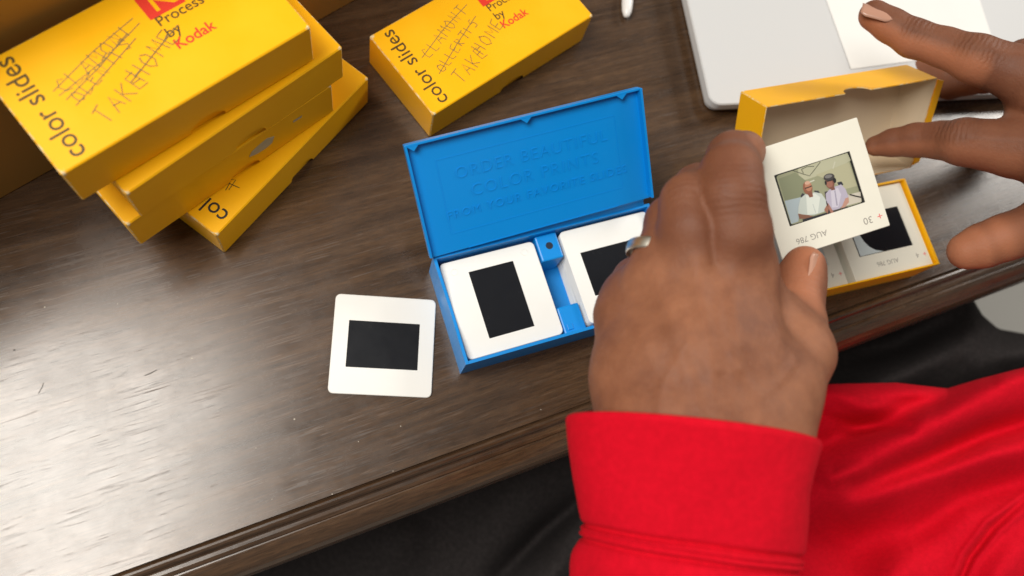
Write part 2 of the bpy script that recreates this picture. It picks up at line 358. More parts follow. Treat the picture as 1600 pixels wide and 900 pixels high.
stack = [('D', -75, 131.3, 54.1, 0, 'lowest yellow slide box of the stack, only the letters co showing'),
         ('C', -107.1, 124.7, 43.2, 1, 'second lowest yellow slide box of the stack, with torn white sticker scraps on its side'),
         ('B', -101.3, 128.9, 43.7, 2, 'yellow slide box directly beneath the topmost one of the stack'),
         ('A', -116.6, 125.0, 41.0, 3, 'topmost yellow slide box of the stack, pencilled TAKE HOME beside a crossed out word'),
         ('E', 24.3, 203.8, 39.0, 0, 'yellow slide box lying alone on the table behind the blue box')]
for k, x, y, rz, lv, lab in stack:
    r = root('slide_box', frame((x, y, lv*(H+.05)+.02), rz=rz), lab, 'box', 'yellow cardboard slide boxes')
    add_lid(r); link('tray', TRAYM, r)
    if k == 'E': face_print(r, Wd, seed=3)
    elif k == 'A': face_print(r, Wa, seed=20)
    elif k == 'D':
        face_print(r, [], dark=INK, logo=False)
        mb = MB(); mb.stroke([(22, 20), (25, 8)], .4, H+.05); mb.stroke([(25, 19), (24, 13), (20, 12)], .4, H+.06); mb.stroke([(20, 16), (28, 17)], .4, H+.07); mb.stroke([(21, 11), (27, 12), (25, 15)], .35, H+.08); mb.stroke([(22, 19), (30, 22), (25, 21)], .5, H+.09); mb.build('handwriting', INKB, r)
    elif k == 'C':
        mb = MB()
        V = [(62, 0), (66, 0), (71, 0), (75, 0), (77, 0), (73, 0), (68, 0), (64, 0)]; zz = [12, 10, 9.5, 10.5, 15, 17.5, 16.5, 15]
        mb.add([(v[0], -.06, z) for v, z in zip(V, zz)]+[(v[0], -.16, z) for v, z in zip(V, zz)], [tuple(range(8, 16)), tuple(range(7, -1, -1))]+[(i, (i+1) % 8, 8+(i+1) % 8, 8+i) for i in range(8)])
        mb.add([(88, -.1, 15.5), (93, -.1, 15), (93.5, -.1, 16.6), (88.5, -.1, 17.2)], [(0, 1, 2, 3)])
        mb.build('sticker_scrap', speck('torn_paper', (.46, .40, .24, 1), .7).m, r)

# open yellow box: the tray with slides, the lid leaning behind it
TP = np.array([198.7, 109.9]); TR_ = 15.1
r = root('open_tray', frame((*TP, .05), rz=TR_), 'open yellow slide tray full of white slides at the table edge under the hands', 'box')
link('tray', TRAYM, r)
LR = np.array([[0.961, -0.151, 0.232], [0.274, 0.624, -0.731], [-0.034, 0.766, 0.642]])
lo = np.array([194.8, 210.4, 51.9]); kk = .974; lo = np.array([0, 0, CAMZ])+(lo-[0, 0, CAMZ])*kk
# lid mesh local: rim at z=0.8, closed panel at z=H ; here the rim faces the camera
flip = Matrix(((1, 0, 0), (0, -1, 0), (0, 0, -1)))
r = root('box_lid', frame(lo, LR), 'open yellow box lid standing on edge with its cream inside facing out, between the hands', 'box lid')
o = add_lid(r, (Matrix.Translation((0, 0, .8*S)) @ flip.to_4x4()) @ Matrix.Scale(kk, 4))

mb = MB(); mb.prism([(110.0, -52.5), (114.2, -51.0), (114.4, -2.5), (110.0, -1.2)], -.9, -.3); mb.build('end_flap', YEL, r)
# ---------------------------------------------------------------- slides
def mount_mesh(mat, r=2.2, aw=35.0, ah=23.6, th=1.3):
    n = 5; out = rrect(0, 50, 0, 50, r, n); ax, ay = (50-aw)/2, (50-ah)/2; inn = rrect(ax, 50-ax, ay, 50-ay, .25, n)
    N = len(out); b = .25; V = []
    def ins(P, d): # shrink towards centre per axis
        return [(x-d*np.sign(x-25), y-d*np.sign(y-25)) for x, y in P]
    rings = [(out, 0), (out, th-b), (ins(out, b), th), (inn, th), (inn, 0)]
    for P, z in rings: V += [(x, y, z) for x, y in P]
    F = []
    for k in range(5):
        a, c = k*N, ((k+1) % 5)*N
        F += [(a+i, a+(i+1) % N, c+(i+1) % N, c+i) for i in range(N)]
    return mesh('mount', V, F, mat), (ax, 50-ax, ay, 50-ay)
MW, AP = mount_mesh(WHITE, .6); MP, _ = mount_mesh(WHITEP, 2.6)
def film_mesh(mat):
    mb = MB(); mb.box(AP[0]-.0, AP[1]+.0, AP[2]-.0, AP[3]+.0, .45, .8); return mesh('film', mb.V, mb.F, mat)
FM = film_mesh(FILM)
def slide(mat4, label, round_=False, prints=None, filmm=None, group='slide mounts'):
    r = root('slide', mat4, label, 'slide', group)
    link('mount', MP if round_ else MW, r); link('film', filmm or FM, r)
    if prints:
        for nm, ma, items in prints:
            mb = MB()
            for t, sz, o, a in items: place_text(mb, t, sz, o, a, 1.33)
            mb.build(nm, ma, r)
    return r
def Rz(d): a = math.radians(d); return np.array([[math.cos(a), -math.sin(a), 0], [math.sin(a), math.cos(a), 0], [0, 0, 1]])
# loose slide on the table
s0 = slide(frame((-20.7, 62.9, .05), rz=-1.1), 'white slide with a black window lying alone on the bare table', True)
mb = MB()
# ---------------------------------------------------------------- blue plastic slide box
BO = np.array([26.3, 127.2]); BA = 18.0; BL, BW, BH = 118.0, 55.5, 24.0; T = 1.5
bb = root('blue_slide_box', frame((*BO, .05), rz=BA), 'open blue plastic slide box with a raised lettered lid and two stacks of slides', 'box')
# local: x along hinge, y from 0 (hinge) to -BW (front)
mb = MB(); mb.box(0, BL, -BW, 0, 0, T)
mb.box(0, BL, -T, 0, T, BH); mb.box(T, BL-T, -BW, -BW+T, T, BH-.3); mb.box(BL-T, BL, -BW, -T, T, BH)
# left wall: leans in and dips in a shallow finger scoop
n = 24; V = []; F = []
for i in range(n+1):
    t = i/n; y = -T-(BW-T)*t+ (0 if i < n else 0); s_ = max(0, math.sin(math.pi*min(1, max(0, (t-.12)/.76))))**1.5
    zt = BH-3.2*s_; xo = .9*s_; xi = T+.8*s_
    V += [(0, y, T), (xo, y, zt), (xi, y, zt), (T, y, T)]
for i in range(n):
    for k in range(4): F.append((i*4+k, i*4+(k+1) % 4, (i+1)*4+(k+1) % 4, (i+1)*4+k))
F += [(0, 1, 2, 3), (n*4+3, n*4+2, n*4+1, n*4)]
mb.add(V, F); mb.build('case', BLUE, bb)
for y0, y1, zt in ((-15.5, -T, 20.5), (-BW+T, -BW+16.0, 17.5)):
    mb = MB(); mb.box(53.4, 65.2, y0, y1, T, zt, .8); pl = mb.build('pillar', BLUE, bb)
    if y1 == -T:
        mb = MB(); mb.prism([(59.6+1.9*math.cos(t), -8.0+1.9*math.sin(t)) for t in np.linspace(0, 2*math.pi, 17)[:-1]], zt-.3, zt+.06); mb.build('pin_hole', hole, pl)  # dark disc on the pillar top, the hole's shade put into its colour
    else:
        mb = MB(); mb.box(55.5, 58.5, y0+2, y0+5, zt, zt+.7, .2); mb.build('rib', BLUE, pl)
# lid
BR = np.array([[0.946, -0.283, 0.159], [0.321, 0.741, -0.589], [0.049, 0.609, 0.792]])
# snap the hinge end to the case
LDm = Matrix.Translation(Vector([float(c)*S for c in (24.9, 125.8, 25.6)])) @ Matrix([list(map(float, r_)) for r_ in BR]).to_4x4()
lid = link('lid', None, bb); 
mb = MB(); LW = 57.0; lt = 1.2; rim = 3.2
mb.box(0, BL, 0, LW, -lt, 0, .3)
mb.box(-.2, 1.0, 1.0, LW, -lt+.1, rim, .25); mb.box(BL-1.0, BL+.2, 1.0, LW, -lt+.1, rim+1.2, .25); mb.box(.4, BL-.4, LW-1.1, LW+.1, -lt+.1, rim, .25)
for x in (4, BL/2, BL-10):
    mb.prism([(x-3, LW-1.0), (x-.3, LW-3.4), (x+2.2, LW-1.0)], rim-.8, rim+.02)
mb.box(20, 100, .1, .5, 0, .25)
bpy.data.objects.remove(lid); lid = mb.build('lid', BLUE, bb); 
lid.matrix_local = frame((*BO, .05), rz=BA).inverted() @ LDm
q0 = np.array([bmi[:] for bmi in (frame((*BO, .05), rz=BA).inverted() @ LDm)])
def l2b(x, y, z): return q0[:3, :3] @ np.array([x, y, z])+q0[:3, 3]*1000
V = []; F = []
for i in range(13):
    x = 3+(BL-6)*i/12; a_ = np.array([x, -.7, BH-.4]); c_ = l2b(x, .35, -.6); m_ = (a_+c_)/2+np.array([0, .9, -.6])
    V += [a_, m_, c_, c_+np.array([0, .5, -.5]), m_+np.array([0, .6, -.6]), a_+np.array([0, .5, -.8])]
for i in range(12): F += [(i*6+k, i*6+(k+1) % 6, (i+1)*6+(k+1) % 6, (i+1)*6+k) for k in range(6)]
link('hinge', mesh('hinge', V, F, BLUE), bb)
mb = MB()
def eline(x0, x1, y0, y1): mb.box(min(x0, x1), max(x0, x1), min(y0, y1), max(y0, y1), -.1, .12)
FX0, FX1, FY0, FY1 = 13, 104, 9, 46
eline(FX0, FX1, FY0, FY0+.3); eline(FX0, FX1, FY1, FY1+.3); eline(FX0, FX0+.3, FY0+.3, FY1); eline(FX1-.3, FX1, FY0+.3, FY1)
mb.build('raised_border', BLUE, lid)
mb = MB()
place_text(mb, 'ORDER BEAUTIFUL', 8.2, (60, 35.0), 0, 0, True, extrude=.28, bold=-.12, spacing=1.15)
place_text(mb, 'COLOR PRINTS', 8.4, (60, 25.0), 0, 0, True, extrude=.28, bold=-.12, spacing=1.18)
place_text(mb, 'FROM YOUR FAVORITE SLIDES', 5.8, (60, 16.5), 0, 0, True, extrude=.34, bold=-.07, spacing=1.22)
mb.build('raised_lettering', BLUE, lid)
bmat = frame((*BO, .05), rz=BA)
def stackup(base, ox, oy, n, jit, nm, zt, rot0, round_, group, z0=1.6, pitch=1.36, skip=()):
    for i in range(n):
        top = i == n-1; z = z0+i*pitch; k = n-1-i
        rr = random.Random(i*7+int(ox)); dx, dy, da = (0, 0, 0) if top else (rr.uniform(-jit, jit), rr.uniform(-jit, jit), rr.uniform(-.5, .5))
        M4 = base @ frame((ox+25, oy+25, z), rz=da+rot0) @ Matrix.Translation((-.025, -.025, 0))
        ordn = ['topmost', 'second', 'third', 'fourth', 'fifth', 'sixth', 'seventh', 'eighth', 'ninth', 'tenth', 'eleventh', 'twelfth', 'thirteenth', 'fourteenth'][k]
        lab = ('topmost slide of ' if top else ordn+' slide from the top of ')+nm
        o = slide(M4, lab, round_, zt if top else None, group=group)
stackup(bmat, 2.5, -BW+2.4, 13, .25, 'the left stack in the blue box', None, 90, True, 'slides in the left stack of the blue box')
stackup(bmat, 66.4, -BW+2.9, 12, .55, 'the right stack in the blue box', None, 0, True, 'slides in the right stack of the blue box', pitch=1.62)
# two moulded rings on the left stack's top slide
tops = [o for o in bpy.data.objects if o.get('label') == 'topmost slide of the left stack in the blue box']
for cx, cy in ((6.5, 44.5), (44.0, 45.5)):
    mb = MB()
    for i in range(20):
        a0, a1 = 2*math.pi*i/20, 2*math.pi*(i+1)/20
        P = [(cx+r_*math.cos(a), cy+r_*math.sin(a)) for r_, a in ((1.4, a0), (1.95, a0), (1.95, a1), (1.4, a1))]
        mb.add([(x, y, 1.48) for x, y in P]+[(x, y, 1.25) for x, y in P], [(0, 1, 2, 3), (1, 5, 6, 2), (0, 3, 7, 4)])
    ri = mb.build('moulded_ring', WHITEP, tops[0]); ri.matrix_local = frame((25, 25, 0), rz=-90) @ frame((-25, -25, 0), rz=0)
tmat = frame((*TP, .05), rz=TR_)
PR = [('imprint', GREYINK, [('AUG 786', 3.6, (30, 8.2), 180), ('4', 4.0, (43.5, 8.4), 180)]), ('red_cross', REDX, [('+', 4.5, (48.4, 8.6), 180)])]
stackup(tmat, 58.4, 2.2, 14, .35, 'the right stack in the yellow tray', PR, 0, False, 'slides in the right stack of the yellow tray', pitch=1.4)
stackup(tmat, 4.6, 2.2, 13, .35, 'the left stack in the yellow tray', PR, 0, False, 'slides in the left stack of the yellow tray', pitch=1.4)
tops = [o for o in bpy.data.objects if o.get('label', '').startswith('topmost') and 'yellow tray' in o['label']]
paleglass = M('pale_film', (.55, .62, .64, 1), .4).m; lime = M('dark_green_film', (.05, .12, .05, 1), .4).m  # pale area laid over the dark film of the top slides
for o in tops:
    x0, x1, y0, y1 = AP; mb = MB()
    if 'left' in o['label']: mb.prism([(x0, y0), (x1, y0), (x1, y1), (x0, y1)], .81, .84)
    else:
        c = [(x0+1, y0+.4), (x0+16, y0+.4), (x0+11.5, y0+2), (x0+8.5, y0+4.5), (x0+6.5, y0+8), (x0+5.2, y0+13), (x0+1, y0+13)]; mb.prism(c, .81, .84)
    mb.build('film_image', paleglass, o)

# slide held up between finger and thumb
HR = np.array([[0.921, -0.355, -0.158], [0.293, 0.902, -0.317], [0.255, 0.245, 0.935]])
held = slide(frame((176.5, 114.4, 84.0), HR), 'white slide with a photo of two seated men, held up between finger and thumb', False,
             [('imprint', GREYINK, [('AUG 786', 3.7, (22.5, 7.0), 180), ('30', 4.4, (43.2, 6.6), 180)]), ('red_cross', REDX, [('+', 4.6, (47.9, 7.0), 180)])], group='slide mounts')
def zl(x, y):                                # point of the picture (measured on an enlargement) -> slide plane
    A = np.array([[428, 98], [-153, 277]], float); s_, t_ = np.linalg.solve(A, np.array([x-92, y-393]))
    return (AP[0]+s_*(AP[1]-AP[0]), AP[3]-t_*(AP[3]-AP[2]))
pics = {}
def pic(rgb, rough=.5):
    if rgb not in pics: pics[rgb] = M('print_colour', lin(rgb), rough).m
    return pics[rgb]
PM = []; pm = MB(); pz = [.82]
def poly(rgb, P, raw=False):
    m = pic(rgb)
    if m not in PM: PM.append(m)
    Q = P if raw else [zl(*p) for p in P]
    pz[0] += .006; n0 = len(pm.V); pm.add([(x, y, pz[0]) for x, y in Q], [tuple(range(len(Q)))], PM.index(m))
def ell(rgb, cx, cy, a, b, rot=0):
    poly(rgb, [(cx+a*math.cos(t)*math.cos(rot)-b*math.sin(t)*math.sin(rot), cy+a*math.cos(t)*math.sin(rot)+b*math.sin(t)*math.cos(rot)) for t in np.linspace(0, 2*math.pi, 21)[:-1]])
def wire(rgb, P, wd_):
    m = pic(rgb)
    if m not in PM: PM.append(m)
    pz[0] += .006; pm.stroke([zl(*p) for p in P], wd_, pz[0], PM.index(m))
x0, x1, y0, y1 = AP
poly((18, 20, 18), [(x0, y0), (x1, y0), (x1, y1), (x0, y1)], True)
poly((146, 148, 120), rrect(x0+.9, x1-1.0, y0+.35, y1-.5, 1.2), True)
poly((176, 176, 150), [(230, 350), (360, 300), (510, 250), (530, 290), (450, 340), (300, 400), (240, 420)])
poly((128, 133, 106), [(120, 410), (215, 370), (300, 430), (290, 500), (160, 530)])
poly((172, 170, 140), [(330, 380), (520, 300), (570, 430), (500, 450), (400, 400)])
poly((164, 178, 184), [(158, 530), (250, 505), (250, 560), (240, 640), (200, 655)])
poly((196, 190, 176), [(520, 480), (590, 460), (598, 515), (500, 545)])
wire((62, 62, 52), [(200, 360), (262, 378), (297, 386), (325, 350), (357, 306)], .28); wire((62, 62, 52), [(250, 352), (280, 336), (322, 332)], .28); wire((62, 62, 52), [(250, 352), (262, 374)], .28)
wire((200, 200, 185), [(285, 426), (325, 408)], .5); wire((190, 190, 170), [(430, 340), (440, 300)], .5)
poly((48, 50, 56), [(325, 465), (350, 466), (360, 480), (330, 480)]); poly((40, 42, 52), [(455, 415), (480, 408), (492, 425), (470, 440)]); poly((50, 50, 58), [(248, 500), (258, 482), (275, 490), (262, 512)])
poly((188, 196, 190), [(248, 512), (275, 488), (330, 474), (368, 480), (398, 520), (404, 555), (385, 580), (330, 600), (262, 608), (236, 600), (238, 560)])
poly((210, 216, 208), [(280, 495), (330, 480), (360, 500), (350, 590), (290, 600)])
poly((185, 192, 188), [(318, 540), (322, 540), (340, 585), (335, 588)])
poly((62, 56, 58), [(385, 470), (410, 462), (430, 560), (412, 575), (398, 540)]); ell((138, 88, 66), 288, 452, 27, 38, -.2); ell((176, 122, 96), 292, 444, 20, 26, -.2); ell((200, 160, 138), 285, 425, 16, 10, -.2)
poly((128, 80, 62), [(285, 482), (315, 474), (320, 500), (300, 505)]); wire((52, 40, 36), [(272, 456), (290, 450), (312, 440)], .5)
poly((128, 88, 70), [(236, 596), (262, 600), (300, 602), (335, 612), (330, 625), (290, 622), (245, 625)]); poly((34, 34, 40), [(262, 628), (330, 606), (410, 580), (408, 596), (330, 622), (268, 642)])
poly((60, 52, 54), [(398, 560), (420, 575), (470, 562), (500, 552), (480, 566), (410, 590)]); poly((150, 104, 84), [(385, 570), (400, 540), (412, 560), (405, 590)])
poly((176, 170, 188), [(392, 480), (410, 458), (440, 440), (478, 425), (505, 450), (522, 490), (505, 530), (470, 560), (430, 572), (408, 540), (395, 515)])
poly((196, 192, 206), [(420, 460), (460, 445), (480, 480), (465, 550), (430, 555)]); poly((150, 146, 165), [(440, 460), (446, 458), (462, 540), (455, 545)])
ell((120, 76, 62), 414, 416, 26, 36, -.2); ell((150, 100, 84), 412, 424, 18, 24, -.2); ell((60, 56, 56), 408, 388, 32, 20, -.25); ell((120, 118, 116), 404, 384, 22, 10, -.25)
ell((24, 24, 26), 440, 404, 9, 15, -.2); ell((24, 24, 26), 390, 420, 6, 12, -.2); wire((30, 28, 28), [(396, 412), (415, 407), (435, 400)], .4); poly((120, 76, 62), [(410, 445), (438, 436), (445, 455), (425, 460)])
poly((160, 112, 96), [(404, 528), (420, 550), (440, 580), (425, 588), (410, 560)]); poly((184, 140, 124), [(505, 500), (522, 494), (526, 520), (492, 562), (482, 556)])
wire((44, 40, 36), [(528, 478), (565, 486), (606, 492)], .55); wire((60, 55, 50), [(440, 575), (520, 548)], .7)
tag(pm.build('picture', PM, held))

# ---------------------------------------------------------------- cardboard box behind the stack, laptop, paper, pen
r = root('carton', frame((-161.8, 167.8, .05), rz=39.5), 'large plain brown carton standing behind the stack of yellow boxes', 'carton')
mb = MB(); mb.box(-120, 230, .3, 220, 0, 165, .8); mb.build('carton_wall', KRAFT, r)
mb = MB(); mb.box(-120, 54.5, 0.5, 220, 165.2, 167, .3); mb.build('flap', KRAFT, r); mb = MB(); mb.box(55.5, 230, .5, 220, 165.2, 167, .3); mb.build('flap', KRAFT, r)
lp = root('laptop', frame((182.5, 231.5, .05), rz=8.0), 'closed white laptop with rounded corners at the back of the table', 'laptop')
mb = MB(); mb.prism(rrect(3, 297, 3, 207, 6, 8), 1.5, 8.0, bev=.8); mb.build('base_casing', LAPT, lp)
mb = MB(); mb.prism(rrect(0, 300, 0, 210, 7, 8), 8.2, 13.6, bev=.7); mb.build('screen_lid', LAPT, lp)
for x in (20, 280):
    for y in (15, 195): mb = MB(); mb.prism(rrect(x-6, x+6, y-3, y+3, 2.5), 0, 1.5); mb.build('rubber_foot', INK, lp)
lp.rotation_euler.z = math.radians(8.0)
a = at(1296, 0, 402); 
def plane_pt(px, py, z):
    d = CR @ np.array([px-800, py-450, FPX]); return np.array([0, 0, CAMZ])+d*((z-CAMZ)/d[2])
Q = [plane_pt(1330, 108, 14), plane_pt(1556, 78, 14), plane_pt(1508, -70, 14), plane_pt(1266, -70, 14)]
mb = MB(); mb.prism([tuple(q[:2]) for q in Q], 13.8, 14.1); tag(mb.build('paper_sheet', PAPER), 'bright white sheet of paper lying on the closed laptop', 'paper')
# pen, only its tip reaches into the picture
p0 = plane_pt(979, 27, 3.5); p1 = plane_pt(990, -180, 3.5)
PW = M('white_pen_plastic', (.8, .8, .8, 1), .3).m
pr = root('pen', frame(p0), 'white pen pointing down at the top edge, between the yellow box and the laptop', 'pen')
d = p1-p0; Lp = np.linalg.norm(d); d /= Lp; e = np.array([-d[1], d[0], 0])
def lathe(P, nseg=16):
    V = []; F = []
    for s_, r_ in P:
        for k in range(nseg):
            a_ = 2*math.pi*k/nseg; V.append(d*s_+e*r_*math.cos(a_)+np.array([0, 0, 1])*r_*math.sin(a_))
    m = len(P)
    for i in range(m-1):
        for k in range(nseg): F.append((i*nseg+k, (i+1)*nseg+k, (i+1)*nseg+(k+1) % nseg, i*nseg+(k+1) % nseg))
    F += [tuple(range(nseg)), tuple(range((m-1)*nseg, m*nseg))[::-1]]
    return V, F
V, F = lathe([(0, .8), (.8, 1.8), (4, 2.9), (9, 3.4), (40, 3.5)]); link('cap', mesh('cap', V, F, PW, smooth=True), pr)
V, F = lathe([(40.2, 3.2), (120, 3.2), (122, 2)]); link('barrel', mesh('barrel', V, F, PW, smooth=True), pr)

# ---------------------------------------------------------------- person
person = root('person', frame((0, 0, 0)), 'seated person in red top and dark trousers, holding up a slide and a lid', 'person')
def rcone(P, a, ra, b, rb):                  # distance to a tapered capsule
    ab = b-a; L2 = ab@ab; t = np.clip(((P-a)@ab)/L2, 0, 1); return np.linalg.norm(P-a-t[..., None]*ab, axis=-1)-(ra+(rb-ra)*t)
def smin(a, b, k):
    h = np.clip(.5+.5*(b-a)/k, 0, 1); return b+(a-b)*h-k*h*(1-h)
def surface_net(f, lo, hi, step):
    nx = [int(math.ceil((hi[i]-lo[i])/step))+1 for i in range(3)]
    ax = [lo[i]+step*np.arange(nx[i]) for i in range(3)]
    D = np.empty(nx, np.float32)
    for i in range(nx[0]):
        Y, Z = np.meshgrid(ax[1], ax[2], indexing='ij'); D[i] = f(np.stack([np.full_like(Y, ax[0][i]), Y, Z], -1))
    ins = D < 0; c = np.zeros([n_-1 for n_ in nx], int)
    for dx in (0, 1):
        for dy in (0, 1):
            for dz in (0, 1): c += ins[dx:nx[0]-1+dx, dy:nx[1]-1+dy, dz:nx[2]-1+dz]
    act = (c > 0) & (c < 8); idx = -np.ones(act.shape, int); cells = np.argwhere(act); idx[act] = np.arange(len(cells))
    acc = np.zeros((len(cells), 3)); cnt = np.zeros(len(cells))
    corners = [(dx, dy, dz) for dx in (0, 1) for dy in (0, 1) for dz in (0, 1)]
    for a in corners:
        for b in corners:
            if sum(abs(a[i]-b[i]) for i in range(3)) != 1 or a > b: continue
            va = D[cells[:, 0]+a[0], cells[:, 1]+a[1], cells[:, 2]+a[2]]; vb = D[cells[:, 0]+b[0], cells[:, 1]+b[1], cells[:, 2]+b[2]]
            m = (va < 0) != (vb < 0); t = va[m]/(va[m]-vb[m])
            acc[m] += np.array(a)+t[:, None]*(np.array(b)-np.array(a)); cnt[m] += 1
    V = np.array(lo)+(cells+acc/cnt[:, None])*step; F = []
    for axs in range(3):
        o = [(1, 2), (2, 0), (0, 1)][axs]
        sl0 = [slice(1, -1)]*3; sl0[axs] = slice(0, -1); sl1 = [slice(1, -1)]*3; sl1[axs] = slice(1, None)
        A = ins[tuple(sl0)]; B = ins[tuple(sl1)]; e = np.argwhere(A != B); s_ = A[A != B]
        e = e+np.array([0 if i == axs else 1 for i in range(3)])
        def cell(du, dv):
            q = e.copy(); q[:, o[0]] -= du; q[:, o[1]] -= dv; return idx[q[:, 0], q[:, 1], q[:, 2]]
        qd = np.stack([cell(1, 1), cell(0, 1), cell(0, 0), cell(1, 0)], 1)
        qd[~s_] = qd[~s_][:, ::-1]; F.append(qd)
    F = np.concatenate(F); F = F[(F >= 0).all(1)]
    return V, F

def make_hand(fingers, palm, extra, step, palmdir, kf=2.5, kp=9, kj=7, bumps=()):
    """fingers: chains of (x,y,z,r); palm: capsules; returns verts, faces, joints"""
    prims = []
    FP = [[(np.array(a[:3]), a[3]) for a in ch] for ch in fingers]; PPs = [[(np.array(a[:3]), a[3]) for a in ch] for ch in palm]
    def f(P):
        d = None
        for ch in PPs:
            for (a, ra), (b, rb) in zip(ch, ch[1:]):
                q = rcone(P, a, ra, b, rb); d = q if d is None else smin(d, q, kp)
        fd = None
        for ch in FP:
            g_ = None
            for (a, ra), (b, rb) in zip(ch, ch[1:]):
                q = rcone(P, a, ra, b, rb); g_ = q if g_ is None else smin(g_, q, kf)
            fd = g_ if fd is None else smin(fd, g_, 1.0)
        d = smin(d, fd, kj)
        for c, r_, amp in bumps: d = d-amp*np.exp(-((P-c)**2).sum(-1)/(r_*r_))
        return d
    allp = np.array([np.append(a, r_) for ch in FP+PPs for a, r_ in ch]); lo = (allp[:, :3]-allp[:, 3:]-5).min(0); hi = (allp[:, :3]+allp[:, 3:]+5).max(0)
    return surface_net(f, lo, hi, step)

def smooth_mesh(V, F, it=2):
    for _ in range(it):
        acc = np.zeros_like(V); cnt = np.zeros(len(V))
        for k in range(4):
            a, b = F[:, k], F[:, (k+1) % 4]
            np.add.at(acc, a, V[b]); np.add.at(cnt, a, 1); np.add.at(acc, b, V[a]); np.add.at(cnt, b, 1)
        V = V*.4+.6*acc/np.maximum(cnt, 1)[:, None]
    return V
def A(px, py, d, r): return (*at(px, py, d), r)
# left hand (back of the hand towards the camera, fingers pointing away)
LF = [
 [A(1150, 425, 308, 14.2), A(1148, 362, 298, 13.0), A(1142, 308, 296, 12.0), A(1142, 272, 302, 11.2), A(1146, 247, 318, 10.2), A(1163, 237, 341, 8.9)],      # index
 [A(1088, 408, 306, 14.0), A(1082, 358, 301, 12.4), A(1080, 318, 304, 11.4), A(1092, 296, 325, 10.0), A(1120, 285, 352, 8.8), A(1165, 285, 371, 8.2)],        # middle
 [A(1033, 440, 312, 13.4), A(1044, 392, 312, 11.2), A(1051, 348, 318, 10.6), A(1075, 345, 345, 9.4), A(1110, 370, 362, 8.6), A(1140, 405, 362, 8.0)],        # ring
 [A(985, 492, 320, 13.0), A(986, 462, 324, 10.6), A(996, 440, 334, 10.0), A(1025, 440, 352, 8.8), A(1060, 460, 362, 8.0), A(1085, 485, 360, 7.4)],            # little
 [A(1243, 552, 314, 13.6), A(1244, 505, 327, 11.4), A(1243, 468, 336, 11.0), A(1250, 440, 339, 10.2), A(1257, 417, 340, 9.0)]]                              # thumb
LP = [
 [A(1045, 740, 294, 19), A(1032, 680, 292, 21.5), A(1006, 590, 305, 19), A(985, 492, 320, 13.4)],
 [A(1078, 740, 293, 19), A(1075, 680, 290, 21), A(1052, 560, 298, 18), A(1033, 440, 312, 13.6)],
 [A(1115, 740, 293, 19), A(1115, 680, 289, 21), A(1100, 560, 294, 18), A(1088, 408, 306, 14.2)],
 [A(1150, 745, 294, 19), A(1158, 680, 291, 20.5), A(1152, 560, 298, 17), A(1150, 425, 308, 14.4)],
 [A(1165, 745, 295, 18), A(1172, 680, 294, 18.5), A(1206, 610, 301, 16.5), A(1243, 552, 314, 13.8)],
 [A(1200, 600, 312, 14), A(1192, 500, 320, 12), A(1180, 450, 320, 10)],
 [A(1075, 760, 282, 24), (118, -75, 62, 30), (150, -170, 20, 34)]]
bl = [(at(1150, 425, 293), 10, .3), (at(1033, 440, 297), 8, .5), (at(986, 492, 307), 8, .5)]
V1, F1 = make_hand(LF, LP[:-1], None, 1.15, None, kf=3.5, bumps=bl)
V1 = smooth_mesh(V1, F1, 2)
# right hand (comes in from the right)
RF = [
 [A(1660, 235, 385, 16), A(1590, 232, 396, 14.5), A(1505, 222, 406, 11.6), A(1470, 219, 417, 9.6), A(1430, 219, 426, 8.8), A(1395, 223, 433, 7.3), A(1368, 228, 438, 5.6)],   # index
 [A(1660, 145, 382, 15), A(1592, 115, 392, 13.0), A(1525, 92, 397, 11.6), A(1475, 74, 405, 9.6), A(1428, 60, 410, 9.5), A(1392, 40, 414, 8.4), A(1366, 24, 416, 7.8)],          # middle
 [A(1690, 110, 410, 13), A(1600, 92, 418, 9.8), (*at(1540, 120, 450), 8.8), A(1485, 132, 486, 8.6), A(1430, 112, 500, 8.2), A(1374, 104, 502, 7.8)],                                # ring, behind the lid
 [A(1720, 130, 430, 12), A(1650, 190, 470, 9), A(1590, 205, 490, 8), A(1560, 210, 492, 7)],                                                                                 # little, hidden
 [A(1680, 330, 388, 14), A(1628, 352, 388, 12.6), A(1570, 371, 390, 11.2), A(1535, 384, 393, 10.8), A(1511, 392, 395, 9.2)]]                                               # thumb
RP = [
 [A(1900, 250, 385, 24), A(1790, 245, 384, 22), A(1660, 235, 386, 16.5)], [A(1900, 220, 385, 24), A(1780, 190, 384, 20), A(1660, 145, 384, 15.5)],
 [A(1900, 220, 400, 22), A(1780, 160, 402, 18), A(1690, 110, 410, 13)], [A(1900, 270, 395, 22), A(1800, 300, 390, 20), A(1680, 330, 388, 15)],
 [A(1655, 235, 390, 13), A(1660, 330, 390, 13)], [A(1605, 150, 398, 9.5), A(1602, 210, 398, 9.5)]]
br = [(at(1525, 72, 388), 8, .9), (at(1512, 200, 398), 8, .8), (at(1590, 75, 410), 6, .8)]
V2, F2 = make_hand(RF, RP, None, 1.15, None, kj=6, bumps=br)
V2 = smooth_mesh(V2, F2, 2)
